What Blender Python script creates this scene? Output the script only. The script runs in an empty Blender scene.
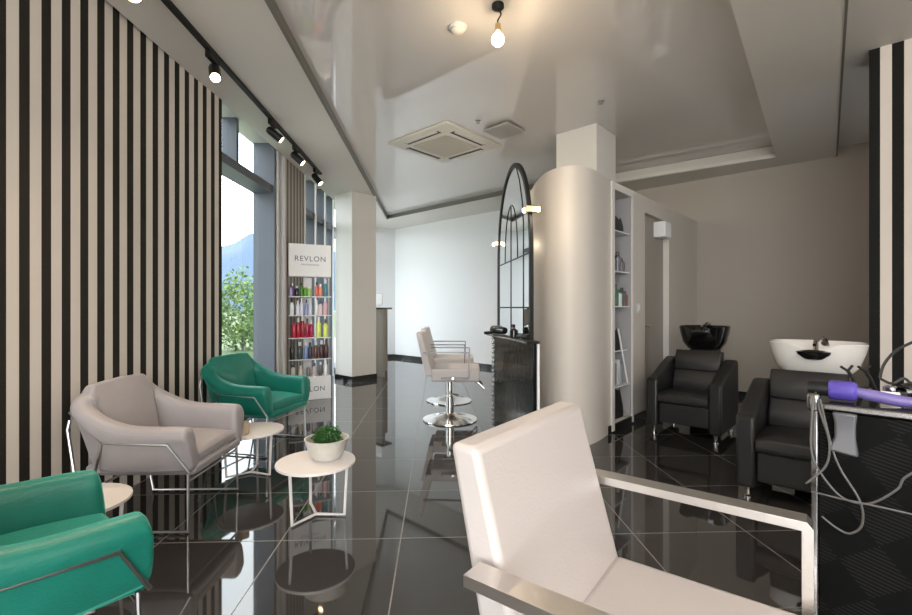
import bpy, bmesh, math, random
from mathutils import Vector, Matrix
random.seed(7)
sc = bpy.context.scene
COL = sc.collection
PI = math.pi
R = math.radians
# ------------------------------------------------------------------ materials
def mat(name, col, rough=.5, metal=0., ior=1.5, coat=0., sheen=0., bump=None, emit=None, alpha=None, trans=0., mottle=None):
    m = bpy.data.materials.new(name); m.use_nodes = True
    nt = m.node_tree; b = nt.nodes['Principled BSDF']
    b.inputs['Base Color'].default_value = (*col, 1)
    b.inputs['Roughness'].default_value = rough
    b.inputs['Metallic'].default_value = metal
    b.inputs['IOR'].default_value = ior
    b.inputs['Coat Weight'].default_value = coat
    b.inputs['Coat Roughness'].default_value = .04
    b.inputs['Sheen Weight'].default_value = sheen
    b.inputs['Sheen Roughness'].default_value = .4
    if sheen: b.inputs['Sheen Tint'].default_value = (*[min(1, .15+1.4*c/max(col)*.6) for c in col], 1)
    b.inputs['Transmission Weight'].default_value = trans
    if emit:
        b.inputs['Emission Color'].default_value = (*emit[0], 1)
        b.inputs['Emission Strength'].default_value = emit[1]
    if bump or mottle:
        tc = nt.nodes.new('ShaderNodeTexCoord')
    if bump:
        n = nt.nodes.new('ShaderNodeTexNoise'); n.inputs['Scale'].default_value = bump[0]; n.inputs['Detail'].default_value = 3
        nt.links.new(tc.outputs['Object'], n.inputs['Vector'])
        bp = nt.nodes.new('ShaderNodeBump'); bp.inputs['Strength'].default_value = bump[1]; bp.inputs['Distance'].default_value = .01
        nt.links.new(n.outputs['Fac'], bp.inputs['Height']); nt.links.new(bp.outputs['Normal'], b.inputs['Normal'])
    if mottle:
        n = nt.nodes.new('ShaderNodeTexNoise'); n.inputs['Scale'].default_value = mottle[0]; n.inputs['Detail'].default_value = 4
        nt.links.new(tc.outputs['Object'], n.inputs['Vector'])
        mx = nt.nodes.new('ShaderNodeMix'); mx.data_type = 'RGBA'
        mx.inputs[6].default_value = (*col, 1); mx.inputs[7].default_value = (*mottle[1], 1)
        nt.links.new(n.outputs['Fac'], mx.inputs[0]); nt.links.new(mx.outputs[2], b.inputs['Base Color'])
    return m

def stripes_mat(name, axis, period, offs, dark, light, duty=.5):
    m = mat(name, light, .75, ior=1.3)
    nt = m.node_tree; b = nt.nodes['Principled BSDF']
    tc = nt.nodes.new('ShaderNodeTexCoord'); sp = nt.nodes.new('ShaderNodeSeparateXYZ')
    nt.links.new(tc.outputs['Object'], sp.inputs[0])
    a = nt.nodes.new('ShaderNodeMath'); a.operation = 'MULTIPLY_ADD'; a.inputs[1].default_value = 1/period; a.inputs[2].default_value = offs
    nt.links.new(sp.outputs[axis], a.inputs[0])
    f = nt.nodes.new('ShaderNodeMath'); f.operation = 'FRACT'; nt.links.new(a.outputs[0], f.inputs[0])
    g = nt.nodes.new('ShaderNodeMath'); g.operation = 'LESS_THAN'; g.inputs[1].default_value = duty; nt.links.new(f.outputs[0], g.inputs[0])
    mx = nt.nodes.new('ShaderNodeMix'); mx.data_type = 'RGBA'
    mx.inputs[6].default_value = (*light, 1); mx.inputs[7].default_value = (*dark, 1)
    nt.links.new(g.outputs[0], mx.inputs[0]); nt.links.new(mx.outputs[2], b.inputs['Base Color'])
    return m

def floor_mat():
    m = mat('floor_tile', (.03, .028, .027), .04, ior=2.05)
    nt = m.node_tree; b = nt.nodes['Principled BSDF']
    tc = nt.nodes.new('ShaderNodeTexCoord')
    mp = nt.nodes.new('ShaderNodeMapping'); mp.vector_type = 'TEXTURE'
    mp.inputs['Location'].default_value = (.94, 2.416, 0); mp.inputs['Rotation'].default_value = (0, 0, R(2.3))
    nt.links.new(tc.outputs['Object'], mp.inputs[0])
    sp = nt.nodes.new('ShaderNodeSeparateXYZ'); nt.links.new(mp.outputs[0], sp.inputs[0])
    outs = []
    for ax in (0, 1):
        a = nt.nodes.new('ShaderNodeMath'); a.operation = 'MULTIPLY_ADD'; a.inputs[1].default_value = 1/.614; a.inputs[2].default_value = .5
        nt.links.new(sp.outputs[ax], a.inputs[0])
        f = nt.nodes.new('ShaderNodeMath'); f.operation = 'FRACT'; nt.links.new(a.outputs[0], f.inputs[0])
        c = nt.nodes.new('ShaderNodeMath'); c.operation = 'COMPARE'; c.inputs[1].default_value = .5; c.inputs[2].default_value = .0048
        nt.links.new(f.outputs[0], c.inputs[0]); outs.append(c)
    mxx = nt.nodes.new('ShaderNodeMath'); mxx.operation = 'MAXIMUM'
    nt.links.new(outs[0].outputs[0], mxx.inputs[0]); nt.links.new(outs[1].outputs[0], mxx.inputs[1])
    mx = nt.nodes.new('ShaderNodeMix'); mx.data_type = 'RGBA'
    mx.inputs[6].default_value = (.03, .028, .027, 1); mx.inputs[7].default_value = (.2, .19, .18, 1)
    nt.links.new(mxx.outputs[0], mx.inputs[0]); nt.links.new(mx.outputs[2], b.inputs['Base Color'])
    r = nt.nodes.new('ShaderNodeMath'); r.operation = 'MULTIPLY_ADD'; r.inputs[1].default_value = .4; r.inputs[2].default_value = .035
    nt.links.new(mxx.outputs[0], r.inputs[0]); nt.links.new(r.outputs[0], b.inputs['Roughness'])
    return m

def hatch_mat():
    m = mat('hatched_black', (.012, .012, .012), .45, ior=1.15)
    nt = m.node_tree; b = nt.nodes['Principled BSDF']
    tc = nt.nodes.new('ShaderNodeTexCoord')
    mp = nt.nodes.new('ShaderNodeMapping'); mp.inputs['Rotation'].default_value = (0, R(38), 0)
    nt.links.new(tc.outputs['Object'], mp.inputs[0])
    ch = nt.nodes.new('ShaderNodeTexChecker'); ch.inputs['Scale'].default_value = 9
    nt.links.new(mp.outputs[0], ch.inputs['Vector'])
    sp = nt.nodes.new('ShaderNodeSeparateXYZ'); nt.links.new(tc.outputs['Object'], sp.inputs[0])
    k = nt.nodes.new('ShaderNodeMath'); k.operation = 'MULTIPLY_ADD'; k.inputs[1].default_value = .25
    nt.links.new(sp.outputs[0], k.inputs[0]); nt.links.new(sp.outputs[2], k.inputs[2])
    a = nt.nodes.new('ShaderNodeMath'); a.operation = 'MULTIPLY'; a.inputs[1].default_value = 95; nt.links.new(k.outputs[0], a.inputs[0])
    f = nt.nodes.new('ShaderNodeMath'); f.operation = 'FRACT'; nt.links.new(a.outputs[0], f.inputs[0])
    g = nt.nodes.new('ShaderNodeMath'); g.operation = 'LESS_THAN'; g.inputs[1].default_value = .35; nt.links.new(f.outputs[0], g.inputs[0])
    mu = nt.nodes.new('ShaderNodeMath'); mu.operation = 'MULTIPLY'; nt.links.new(g.outputs[0], mu.inputs[0]); nt.links.new(ch.outputs['Fac'], mu.inputs[1])
    mx = nt.nodes.new('ShaderNodeMix'); mx.data_type = 'RGBA'
    mx.inputs[6].default_value = (.003, .003, .003, 1); mx.inputs[7].default_value = (.014, .0135, .013, 1)
    nt.links.new(mu.outputs[0], mx.inputs[0]); nt.links.new(mx.outputs[2], b.inputs['Base Color'])
    return m

def glass_mat():
    m = bpy.data.materials.new('window_glass'); m.use_nodes = True
    nt = m.node_tree; nt.nodes.clear()
    o = nt.nodes.new('ShaderNodeOutputMaterial'); mx = nt.nodes.new('ShaderNodeMixShader')
    t = nt.nodes.new('ShaderNodeBsdfTransparent'); t.inputs[0].default_value = (.93, .96, .96, 1)
    g = nt.nodes.new('ShaderNodeBsdfGlossy'); g.inputs['Roughness'].default_value = .01
    fr = nt.nodes.new('ShaderNodeFresnel'); fr.inputs[0].default_value = 1.3
    ge = nt.nodes.new('ShaderNodeNewGeometry'); iv = nt.nodes.new('ShaderNodeMath'); iv.operation = 'SUBTRACT'; iv.inputs[0].default_value = 1
    nt.links.new(ge.outputs['Backfacing'], iv.inputs[1])
    mu = nt.nodes.new('ShaderNodeMath'); mu.operation = 'MULTIPLY'; nt.links.new(iv.outputs[0], mu.inputs[0]); nt.links.new(fr.outputs[0], mu.inputs[1])
    nt.links.new(mu.outputs[0], mx.inputs[0]); nt.links.new(t.outputs[0], mx.inputs[1]); nt.links.new(g.outputs[0], mx.inputs[2])
    nt.links.new(mx.outputs[0], o.inputs[0]); return m

M = dict(
    floor=floor_mat(),
    stripe=stripes_mat('striped_wallpaper', 1, .118, .426, (.02, .017, .014), (.62, .57, .52), .47),
    stripe_pier=stripes_mat('striped_wallpaper_wide', 0, .125, .02, (.008, .008, .007), (.66, .6, .54), .5),
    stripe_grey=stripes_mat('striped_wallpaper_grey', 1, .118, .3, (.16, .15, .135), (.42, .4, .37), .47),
    white=mat('white_paint', (.68, .65, .61), .5, bump=(60, .05)),
    cool=mat('pale_grey_wall', (.66, .66, .67), .55, bump=(50, .05)),
    soffit=mat('soffit_paint', (.62, .59, .55), .5, bump=(50, .04)),
    taupe=mat('taupe_wall', (.43, .385, .335), .55, bump=(40, .05)),
    greige=mat('greige_paint', (.60, .555, .50), .5, bump=(40, .05)),
    door=mat('door_taupe', (.33, .30, .26), .5),
    film=mat('gloss_ceiling_film', (.63, .60, .58), .03, ior=2.1),
    trim=mat('ceiling_trim_and_step_shade', (.13, .12, .105), .4),
    skirting=mat('black_skirting', (.012, .012, .013), .15),
    alu=mat('dark_window_frame', (.085, .095, .115), .4),
    alu_white=mat('white_window_frame', (.72, .72, .72), .4),
    glass=glass_mat(),
    black_metal=mat('black_metal', (.009, .009, .009), .45, ior=1.35),
    chrome=mat('chrome', (.78, .76, .74), .12, 1.),
    brushed=mat('brushed_chrome', (.72, .69, .66), .3, 1., bump=(60, .06)),
    dark_chrome=mat('dark_chrome', (.35, .34, .34), .2, 1.),
    dark_reflecting_chrome=mat('dark_reflecting_chrome', (.16, .15, .15), .35, 1.),  # chrome of the far armrests, its dim reflections put into the colour
    steel=mat('grey_steel', (.45, .44, .44), .3, 1.),
    brass=mat('brass', (.72, .55, .30), .25, 1.),
    mirror=mat('mirror_silver', (.9, .92, .92), .01, 1.),
    grey_fab=mat('grey_velvet', (.27, .25, .262), .5, sheen=.25, bump=(140, .15), mottle=(9, (.32, .30, .31))),
    green_fab=mat('green_velvet', (.002, .115, .082), .42, sheen=.5, bump=(120, .2), mottle=(8, (.004, .18, .135))),
    cream=mat('white_leatherette', (.45, .412, .40), .36, bump=(160, .08)),
    black_leather=mat('black_leather', (.014, .0135, .0145), .38, bump=(170, .15)),
    black_seat=mat('black_gloss', (.008, .008, .008), .12, coat=.5),
    ceramic=mat('white_ceramic', (.82, .8, .77), .1, coat=.6),
    black_ceramic=mat('black_ceramic', (.006, .006, .006), .06, coat=.6),
    table=mat('white_table_lacquer', (.74, .70, .69), .3),
    bowl=mat('pale_stone_bowl', (.62, .60, .56), .45, mottle=(40, (.5, .48, .44))),
    leaf=mat('leaf_green', (.012, .07, .012), .5, mottle=(30, (.03, .13, .02))),
    hedge=mat('hedge_green', (.07, .15, .035), .6, mottle=(3, (.17, .25, .07))),
    hedge2=mat('shrub_green', (.11, .19, .07), .6, mottle=(3, (.22, .29, .13))),
    flower=mat('orange_flowers', (.6, .2, .1), .6),
    lawn=mat('lawn', (.10, .15, .05), .8, mottle=(2, (.14, .19, .08))),
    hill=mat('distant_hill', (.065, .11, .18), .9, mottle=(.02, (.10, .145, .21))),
    hatch=hatch_mat(),
    dark_gloss=mat('black_gloss_panel', (.005, .007, .006), .12, ior=1.3, bump=(14, .4)),
    cup=mat('beige_wax', (.55, .45, .33), .5),
    cable=mat('grey_cable', (.09, .087, .084), .45),
    black_cable=mat('black_cable', (.015, .015, .015), .4),
    ac_white=mat('cassette_white', (.66, .63, .57), .4),
    ac_grille=mat('cassette_grille', (.5, .46, .39), .6),
    ac_dark=mat('cassette_slot', (.03, .025, .02), .6),
    grey_panel=mat('grey_panel', (.30, .285, .27), .4),
    counter=mat('counter_taupe', (.30, .28, .245), .45),
    counter_top=mat('counter_top_dark', (.07, .065, .06), .25),
    acrylic=mat('clear_shelf', (.75, .78, .8), .15, ior=1.45),
    stand_white=mat('stand_white', (.84, .84, .85), .35),
    ink=mat('ink_grey', (.10, .10, .12), .5),
    bulb=mat('bulb_glow', (1, .85, .6), .3, emit=((1., .72, .36), 14.)),
    lamp_face=mat('lamp_glow', (1, .9, .7), .3, emit=((1., .72, .38), 16.)),
    clip_glow=mat('clip_lamp_glow', (1, .9, .7), .3, emit=((1., .82, .58), 2.5)),
    purple=mat('purple_plastic', (.08, .055, .33), .25, coat=.5),
    lilac=mat('lilac_plastic', (.14, .11, .32), .3, coat=.4),
    frosted=mat('brushed_holder', (.10, .10, .11), .4, .3),
)
# ------------------------------------------------------------------ geometry helpers
class G:
    def __init__(s): s.bm = bmesh.new()
    def faces(s, vs, fs):
        v = [s.bm.verts.new(p) for p in vs]
        for f in fs:
            try: s.bm.faces.new([v[i] for i in f])
            except ValueError: pass
        return s
    def box(s, x0, x1, y0, y1, z0, z1, mtx=None):
        p = [Vector(q) for q in ((x0,y0,z0),(x1,y0,z0),(x1,y1,z0),(x0,y1,z0),(x0,y0,z1),(x1,y0,z1),(x1,y1,z1),(x0,y1,z1))]
        if mtx: p = [mtx @ q for q in p]
        return s.faces(p, ((3,2,1,0),(4,5,6,7),(0,1,5,4),(1,2,6,5),(2,3,7,6),(3,0,4,7)))
    def prism(s, poly, z0, z1):
        a = sum(poly[i][0]*poly[(i+1)%len(poly)][1]-poly[(i+1)%len(poly)][0]*poly[i][1] for i in range(len(poly)))
        if a < 0: poly = poly[::-1]
        n = len(poly)
        vs = [(x,y,z0) for x,y in poly]+[(x,y,z1) for x,y in poly]
        fs = [tuple(range(n))[::-1], tuple(range(n,2*n))]+[(i,(i+1)%n,n+(i+1)%n,n+i) for i in range(n)]
        return s.faces(vs, fs)
    def loft(s, secs, caps=True, closed=False, ring=True):
        n = len(secs[0]); vs = [p for q in secs for p in q]; fs = []
        m = len(secs)
        for i in range(m if closed else m-1):
            a, b = i*n, ((i+1)%m)*n
            for j in range(n if ring else n-1):
                k = (j+1)%n
                fs.append((a+j, a+k, b+k, b+j))
        if caps and not closed and ring: fs += [tuple(range(n))[::-1], tuple(range((m-1)*n, m*n))]
        return s.faces(vs, fs)
    def tube(s, pts, r, seg=10, closed=False, smooth=0):
        pts = [Vector(p) for p in pts]
        n0 = len(pts)
        if smooth: pts = spline(pts, smooth)
        if isinstance(r, (list, tuple)):
            rs = []
            for i in range(len(pts)):
                f = i*(n0-1)/(len(pts)-1); k = min(int(f), n0-2); rs.append(r[k]+(r[k+1]-r[k])*(f-k))
        else: rs = [r]*len(pts)
        secs = []; ref = None
        for i, p in enumerate(pts):
            if closed: t = (pts[(i+1)%len(pts)]-pts[i-1])
            else: t = pts[min(i+1,len(pts)-1)]-pts[max(i-1,0)]
            t.normalize()
            if ref is None:
                ref = Vector((0,0,1)) if abs(t.z) < .9 else Vector((1,0,0))
            u = (ref - t*ref.dot(t)); u.normalize(); w = t.cross(u); ref = u
            k = 1.
            if 0 < i < len(pts)-1 and not closed:
                c = (pts[i]-pts[i-1]).normalized().dot(t); k = 1/max(c, .5)
            secs.append([p+(u*math.cos(2*PI*j/seg)+w*math.sin(2*PI*j/seg))*rs[i] for j in range(seg)])
        return s.loft(secs, closed=closed)
    def lathe(s, prof, seg=32, c=(0,0,0), sx=1., sy=1., caps=True):
        secs = [[(c[0]+r*sx*math.cos(2*PI*j/seg), c[1]+r*sy*math.sin(2*PI*j/seg), c[2]+z) for j in range(seg)] for r, z in prof]
        return s.loft(secs, caps)
    def flat_bar(s, pts, w, t):
        """rectangular bar swept along a path in the local xz plane; w across y, t thick"""
        pts = [Vector(p) for p in pts]; secs = []
        for i, p in enumerate(pts):
            a = (pts[i]-pts[i-1]).normalized() if i else None
            b = (pts[i+1]-pts[i]).normalized() if i < len(pts)-1 else None
            tt = ((a or b)+(b or a)).normalized()
            nrm = Vector((-tt.z, 0, tt.x))
            k = 1/max(.5, tt.dot(b or a))
            secs.append([p+nrm*t/2*k+Vector((0,-w/2,0)), p+nrm*t/2*k+Vector((0,w/2,0)), p-nrm*t/2*k+Vector((0,w/2,0)), p-nrm*t/2*k+Vector((0,-w/2,0))])
        return s.loft(secs)
    def xform(s, mtx):
        bmesh.ops.transform(s.bm, matrix=mtx, verts=s.bm.verts); return s

def spline(pts, n):
    out = []
    for i in range(len(pts)-1):
        p0 = pts[max(i-1,0)]; p1 = pts[i]; p2 = pts[i+1]; p3 = pts[min(i+2,len(pts)-1)]
        for k in range(n):
            t = k/n
            out.append(.5*((2*p1)+(-p0+p2)*t+(2*p0-5*p1+4*p2-p3)*t*t+(-p0+3*p1-3*p2+p3)*t**3))
    out.append(pts[-1]); return out

def obj(name, g, m, parent=None, bevel=0, seg=3, sub=0, loc=None, rotz=None, smooth=True):
    bmesh.ops.recalc_face_normals(g.bm, faces=g.bm.faces)
    me = bpy.data.meshes.new(name); g.bm.to_mesh(me); g.bm.free()
    for mm in (m if isinstance(m, (list, tuple)) else [m]): me.materials.append(M[mm] if isinstance(mm, str) else mm)
    if smooth:
        for p in me.polygons: p.use_smooth = True
        me.set_sharp_from_angle(angle=R(38))
    o = bpy.data.objects.new(name, me); COL.objects.link(o)
    if parent: o.parent = parent
    if loc: o.location = loc
    if rotz is not None: o.rotation_euler.z = rotz
    if bevel:
        b = o.modifiers.new('bevel', 'BEVEL'); b.width = bevel; b.segments = seg; b.limit_method = 'ANGLE'; b.angle_limit = R(40)
    if sub:
        b = o.modifiers.new('sub', 'SUBSURF'); b.levels = sub; b.render_levels = sub
    return o

def tag(o, label, cat, group=None, kind=None):
    o['label'] = label; o['category'] = cat
    if group: o['group'] = group
    if kind: o['kind'] = kind
    return o
def thing(name, label, cat, loc=(0,0,0), rotz=0, group=None):
    o = bpy.data.objects.new(name, None); COL.objects.link(o); o.empty_display_size = .05
    o.location = loc; o.rotation_euler = (0, 0, rotz)
    return tag(o, label, cat, group)
def struct(name, g, m, **k):
    o = obj(name, g, m, **k); o['kind'] = 'structure'; return o
def copy_tree(o, parent=None):
    c = o.copy(); COL.objects.link(c)
    if parent:
        c.parent = parent
    for ch in list(o.children): copy_tree(ch, c)
    return c
TH = R(42.6)
def uv(n, v):           # the salon's diagonal grid: n runs along the partition, v across it
    return (.677*n+.736*v, .736*n-.677*v)
ANG_U = math.atan2(.736, .677); ANG_V = math.atan2(-.677, .736)
def at(px, py, d):      # a point at depth d seen in that direction from the eye
    return Vector(((px-456)/455*d, d, 1.2-(py-308)/455*d))
# ------------------------------------------------------------------ camera
cam = bpy.data.cameras.new('camera'); co = bpy.data.objects.new('camera', cam); COL.objects.link(co)
co.location = (0, 0, 1.2); co.rotation_euler = (R(90), 0, 0)
cam.sensor_width = 36; cam.lens = 36*455/912; cam.clip_start = .05; cam.clip_end = 3000
sc.camera = co
# ------------------------------------------------------------------ setting
FILM, SOF, WASH, STEP = 3.15, 3.08, 3.0, 3.1
struct('floor', G().box(-2.62, 7.5, -3.2, 12.5, -.12, 0), 'floor')
def wall_x(y): return -2.12+.05*(y-4.12)
# left striped wall: its own local frame so the stripes run along local y
wl = G().box(-.25, 0, -7.2, 0, 0, 3.4)
w = struct('wall_left', wl, 'stripe', loc=(wall_x(4.12), 4.12, 0), rotz=-math.atan(.05))
def on_line(a, b, y): t = (y-a[1])/(b[1]-a[1]); return a[0]+(b[0]-a[0])*t
SA, SB = (-1.177, 2.88), (-1.476, 9.57)
def sof_x(y): return on_line(SA, SB, y)
struct('ceiling', G().box(-2.42, 7.5, -3.2, 12.5, FILM, FILM+.04), 'film')
g = G().prism([(-2.14, -3.2), (sof_x(-3.2), -3.2), (sof_x(9.62), 9.62), (-2.14, 9.62)], SOF, FILM-.002)
struct('ceiling_soffit_window', g, 'soffit')
a = SB; b = (.9, 9.57-2.376*.84)
nb = 6.12
p1 = (sof_x(9.57), 9.57); e = uv(nb, -2.9); p1 = (sof_x(9.57), (nb-.677*sof_x(9.57))/.736)
far1, far2 = uv(7.4, -2.9), uv(7.4, -8.6)
g = G().prism([p1, e, far1, far2, (-2.14, 12.2), (-2.14, 9.62), (sof_x(9.62), 9.62)], SOF, FILM-.002)
struct('ceiling_soffit_back', g, 'soffit')
# dark shadow-gap trim along the film's edges
def strip(poly, z0, z1): return G().prism(poly, z0, z1)
struct('trim_1', strip([(sof_x(-3), -3), (sof_x(-3)+.025, -3), (p1[0]+.025, p1[1]), (p1[0], p1[1])], SOF-.004, FILM-.001), 'trim')
ea = uv(nb-.03, -2.9)
struct('trim_2', strip([p1, e, ea, (p1[0]+.02, p1[1]-.04)], SOF-.004, FILM-.001), 'trim')
# wash area soffits
E0, E1 = (-1.6, -1.34), (3.84, 5.46)
L0, L1 = (-1.288, -1.708), (5.84, 7.03)
struct('ceiling_soffit_wash', G().prism([E0, L0, L1, uv(7.4, -3.6), uv(6.35, -3.6), E1], WASH, FILM-.003), 'soffit')
struct('ceiling_soffit_entry', G().prism([L0, uv(-3, 4), uv(7.4, 4), L1], STEP, FILM-.003), 'soffit')
struct('step_shade_strip', G().prism([L0, L1, (L1[0]+.011, L1[1]-.010), (L0[0]+.011, L0[1]-.010)], WASH-.004, STEP), 'trim')  # shade of the ceiling step, put in as a dark strip
struct('lit_lip_strip', G().prism([uv(6.35, -3.2), E1, (E1[0]-.017, E1[1]-.018), uv(6.325, -3.2)], WASH+.0, WASH+.045), 'white')  # lit face of the recess lip, put in as a paler strip
# back walls
struct('wall_back', G().prism([uv(7.05, -8.47), uv(7.05, -3.9), uv(7.3, -3.9), uv(7.3, -8.47)], 0, FILM), 'cool')
struct('wall_wash', G().prism([uv(7.05, -3.9), uv(7.05, 2.4), uv(7.3, 2.4), uv(7.3, -3.9)], 0, FILM), 'taupe')  # right stretch of the back wall, browner and darker than the left
struct('baseboard_back', G().prism([uv(7.035, -8.47), uv(7.035, -4.3), uv(7.06, -4.3), uv(7.06, -8.47)], 0, .08), 'skirting')
struct('baseboard_wash', G().prism([uv(7.035, -1.95), uv(7.035, 2.4), uv(7.06, 2.4), uv(7.06, -1.95)], 0, .08), 'skirting')
cb = uv(7.05, -8.47)
struct('wall_corner', G().prism([cb, (cb[0]-.95, cb[1]-.2), (cb[0]-.95, cb[1]+.1), (cb[0], cb[1]+.2)], 0, FILM), 'cool')
struct('baseboard_corner', G().prism([cb, (cb[0]-1.2, cb[1]-.25), (cb[0]-1.2, cb[1]-.27), (cb[0]+.01, cb[1]-.02)], 0, .08), 'skirting')
# right side enclosure
struct('wall_right', G().prism([uv(-2.6, 4.0), uv(7.3, 4.0), uv(7.3, 4.2), uv(-2.6, 4.2)], 0, FILM), 'white')
# striped pier
pn = uv(4.54, -.03)
struct('wall_pier', G().box(0, 2.6, 0, .3, 0, STEP), 'stripe_pier', loc=(pn[0], pn[1], 0), rotz=ANG_V)
struct('baseboard_pier', G().box(0, 2.6, -.012, 0, 0, .08), 'skirting', loc=(pn[0], pn[1], 0), rotz=ANG_V)
# window-side column
cc = (-1.675, 7.33); s_ = .48
def q(c, u, v): return (c[0]+.677*u+.736*v, c[1]+.736*u-.677*v)
struct('column_window', G().prism([q(cc,0,0), q(cc,s_,0), q(cc,s_,-s_), q(cc,0,-s_)], 0, SOF), 'white')
struct('baseboard_column', G().prism([q(cc,-.012,.012), q(cc,s_+.012,.012), q(cc,s_+.012,-s_-.012), q(cc,-.012,-s_-.012)], 0, .085), 'skirting')
# partition with rounded nose, niche and doorway recess
P0 = (1.433, 4.29); PT = 2.416
def pu(t, dv=0): return (P0[0]+.677*t+.736*dv, P0[1]+.736*t-.677*dv)
nose = [Vector((x, y, 0)) for x, y in ((.79, 5.4), (.785, 4.8), (.775, 4.45), (.80, 4.15), (.87, 3.98), (.97, 3.905), (1.08, 3.92), (1.19, 3.99), (1.31, 4.125), P0)]
nose = [(p.x, p.y) for p in spline(nose, 6)]
N0, N1, D0, D1 = .115, .55, .94, 1.70
poly = nose + [pu(N0), pu(N0, -.26), pu(N1, -.26), pu(N1), pu(D0), pu(D0, -.075), pu(D1, -.075), pu(D1), pu(2.93)]
poly += [uv(7.05, -3.95), (.79, 8.2)]
g = G().prism(poly, 0, PT)
g.prism([pu(N0), pu(N1), pu(N1, -.26), pu(N0, -.26)], 2.335, PT-.0005)
g.prism([pu(N0), pu(N1), pu(N1, -.26), pu(N0, -.26)], 0.0005, .1)
g.prism([pu(D0), pu(D1), pu(D1, -.075), pu(D0, -.075)], 2.24, PT-.0005)
struct('wall_partition', g, 'greige')
g = G().prism([pu(.0, .0), pu(D0, .0), pu(D0, .012), pu(.0, .012)], 0, .08)
g.prism([pu(D1, .0), pu(2.93, .0), pu(2.93, .012), pu(D1, .012)], 0, .08)
struct('baseboard_partition', g, 'skirting')
c2 = (1.486, 4.81)
struct('column_partition', G().prism([q(c2,0,0), q(c2,s_,0), q(c2,s_,-s_), q(c2,0,-s_)], PT, FILM), 'white')
# doorway: recessed leaf with handle
dv = struct('door_1', G().prism([pu(D0+.01, -.075), pu(D1-.01, -.075), pu(D1-.01, -.055), pu(D0+.01, -.055)], .005, 2.235), 'door')
hp = pu(D0+.09, -.04)
obj('door_handle', G().tube([(*pu(D0+.08, -.055), 1.0), (*pu(D0+.08, -.01), 1.0), (*pu(D0+.2, -.01), 1.0)], .009), 'brushed', dv)
g = G().prism([pu(D1-.012, -.074), pu(D1+.0, -.074), pu(D1+.0, .012), pu(D1-.012, .012)], 0, 2.2)
struct('lit_jamb_strip', g, 'white')  # brightness of the lit far jamb, put in as a white strip
# niche lining (white) and front frame
ml = G()
ml.prism([pu(N0-.06, .002), pu(N0, .002), pu(N0, .018), pu(N0-.06, .018)], .02, 2.40)
ml.prism([pu(N1, .002), pu(N1+.03, .002), pu(N1+.03, .018), pu(N1, .018)], .02, 2.40)
ml.prism([pu(N0, .002), pu(N1, .002), pu(N1, .018), pu(N0, .018)], 2.335, 2.40)
struct('trim_6', ml, 'white')
ml = G()
ml.prism([pu(N1-.012, 0), pu(N1-.001, 0), pu(N1-.001, -.258), pu(N1-.012, -.258)], .1, 2.335)
ml.prism([pu(N0+.001, 0), pu(N0+.012, 0), pu(N0+.012, -.258), pu(N0+.001, -.258)], .1, 2.335)
ml.prism([pu(N0+.012, -.25), pu(N1-.012, -.25), pu(N1-.012, -.258), pu(N0+.012, -.258)], .1, 2.335)
struct('trim_7', ml, mat('niche_grey', (.36, .35, .355), .5))
# ------------------------------------------------------------------ window wall
def win(name, gx, y0, y1, sill, head, mulls, trans, deep):
    f = G()
    f.box(gx-.05, gx+.05, y0, y1, 0, sill); f.box(gx-.05, gx+deep, y0, y1, head, 3.3)
    f.box(gx-.05, gx+deep-.02, y0, y1, trans-.045, trans+.045)
    for (y, z0, z1, dp, th) in mulls: f.box(gx-.05, gx+dp, y-th/2, y+th/2, z0, z1)
    o = struct(name, f, 'alu')
    gl = obj('pane', G().box(gx-.006, gx+.006, y0, y1, sill, head), 'glass', o)
    return o
win('window_1', -2.35, 4.14, 5.45, .06, 3.2, [(4.19, 0, 3.2, .05, .06), (4.69, 2.6, 3.2, .1, .05), (5.42, 0, 3.2, .2, .06)], 2.6, .2)
o = struct('trim_8', G().box(-2.35, -2.135, 5.455, 5.50, 0, 3.24).box(-2.35, -2.135, 5.62, 5.70, 0, 3.24), 'alu_white')
struct('trim_10', G().box(-2.4, -2.2, 5.50, 5.62, 0, 3.24), 'alu')
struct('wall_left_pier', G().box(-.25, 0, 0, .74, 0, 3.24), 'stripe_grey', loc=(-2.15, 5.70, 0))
win('window_2', -2.35, 6.44, 10.9, .06, 3.2, [(y, 0, 3.2, .2, .05) for y in (6.5, 7.0, 7.5, 8.0, 9.5, 10.87)], 2.6, .2)
f = G()
for y in (6.46, 6.96, 7.46, 7.96): f.box(-2.16, -2.14, y-.012, y+.03, 0, 3.2)
struct('trim_9', f, 'alu_white')
struct('ceiling_pocket', G().box(-2.42, -2.13, 4.0, 11.4, 3.24, 3.4), 'soffit')
# storefront behind the camera (unseen, glazed to let sky light in)
f = G()
for x in (-2.5, -1.2, .2, 1.6, 3.0, 4.6): f.box(x-.03, x+.03, -2.95, -2.87, 0, FILM)
f.box(-2.6, 5, -2.95, -2.87, 0, .1).box(-2.6, 5, -2.95, -2.87, 2.5, 2.58).box(-2.6, 5, -2.95, -2.87, FILM-.1, FILM)
o = struct('window_3', f, 'alu')
obj('pane', G().box(-2.6, 5, -2.915, -2.905, .1, FILM-.1), 'glass', o)
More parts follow.
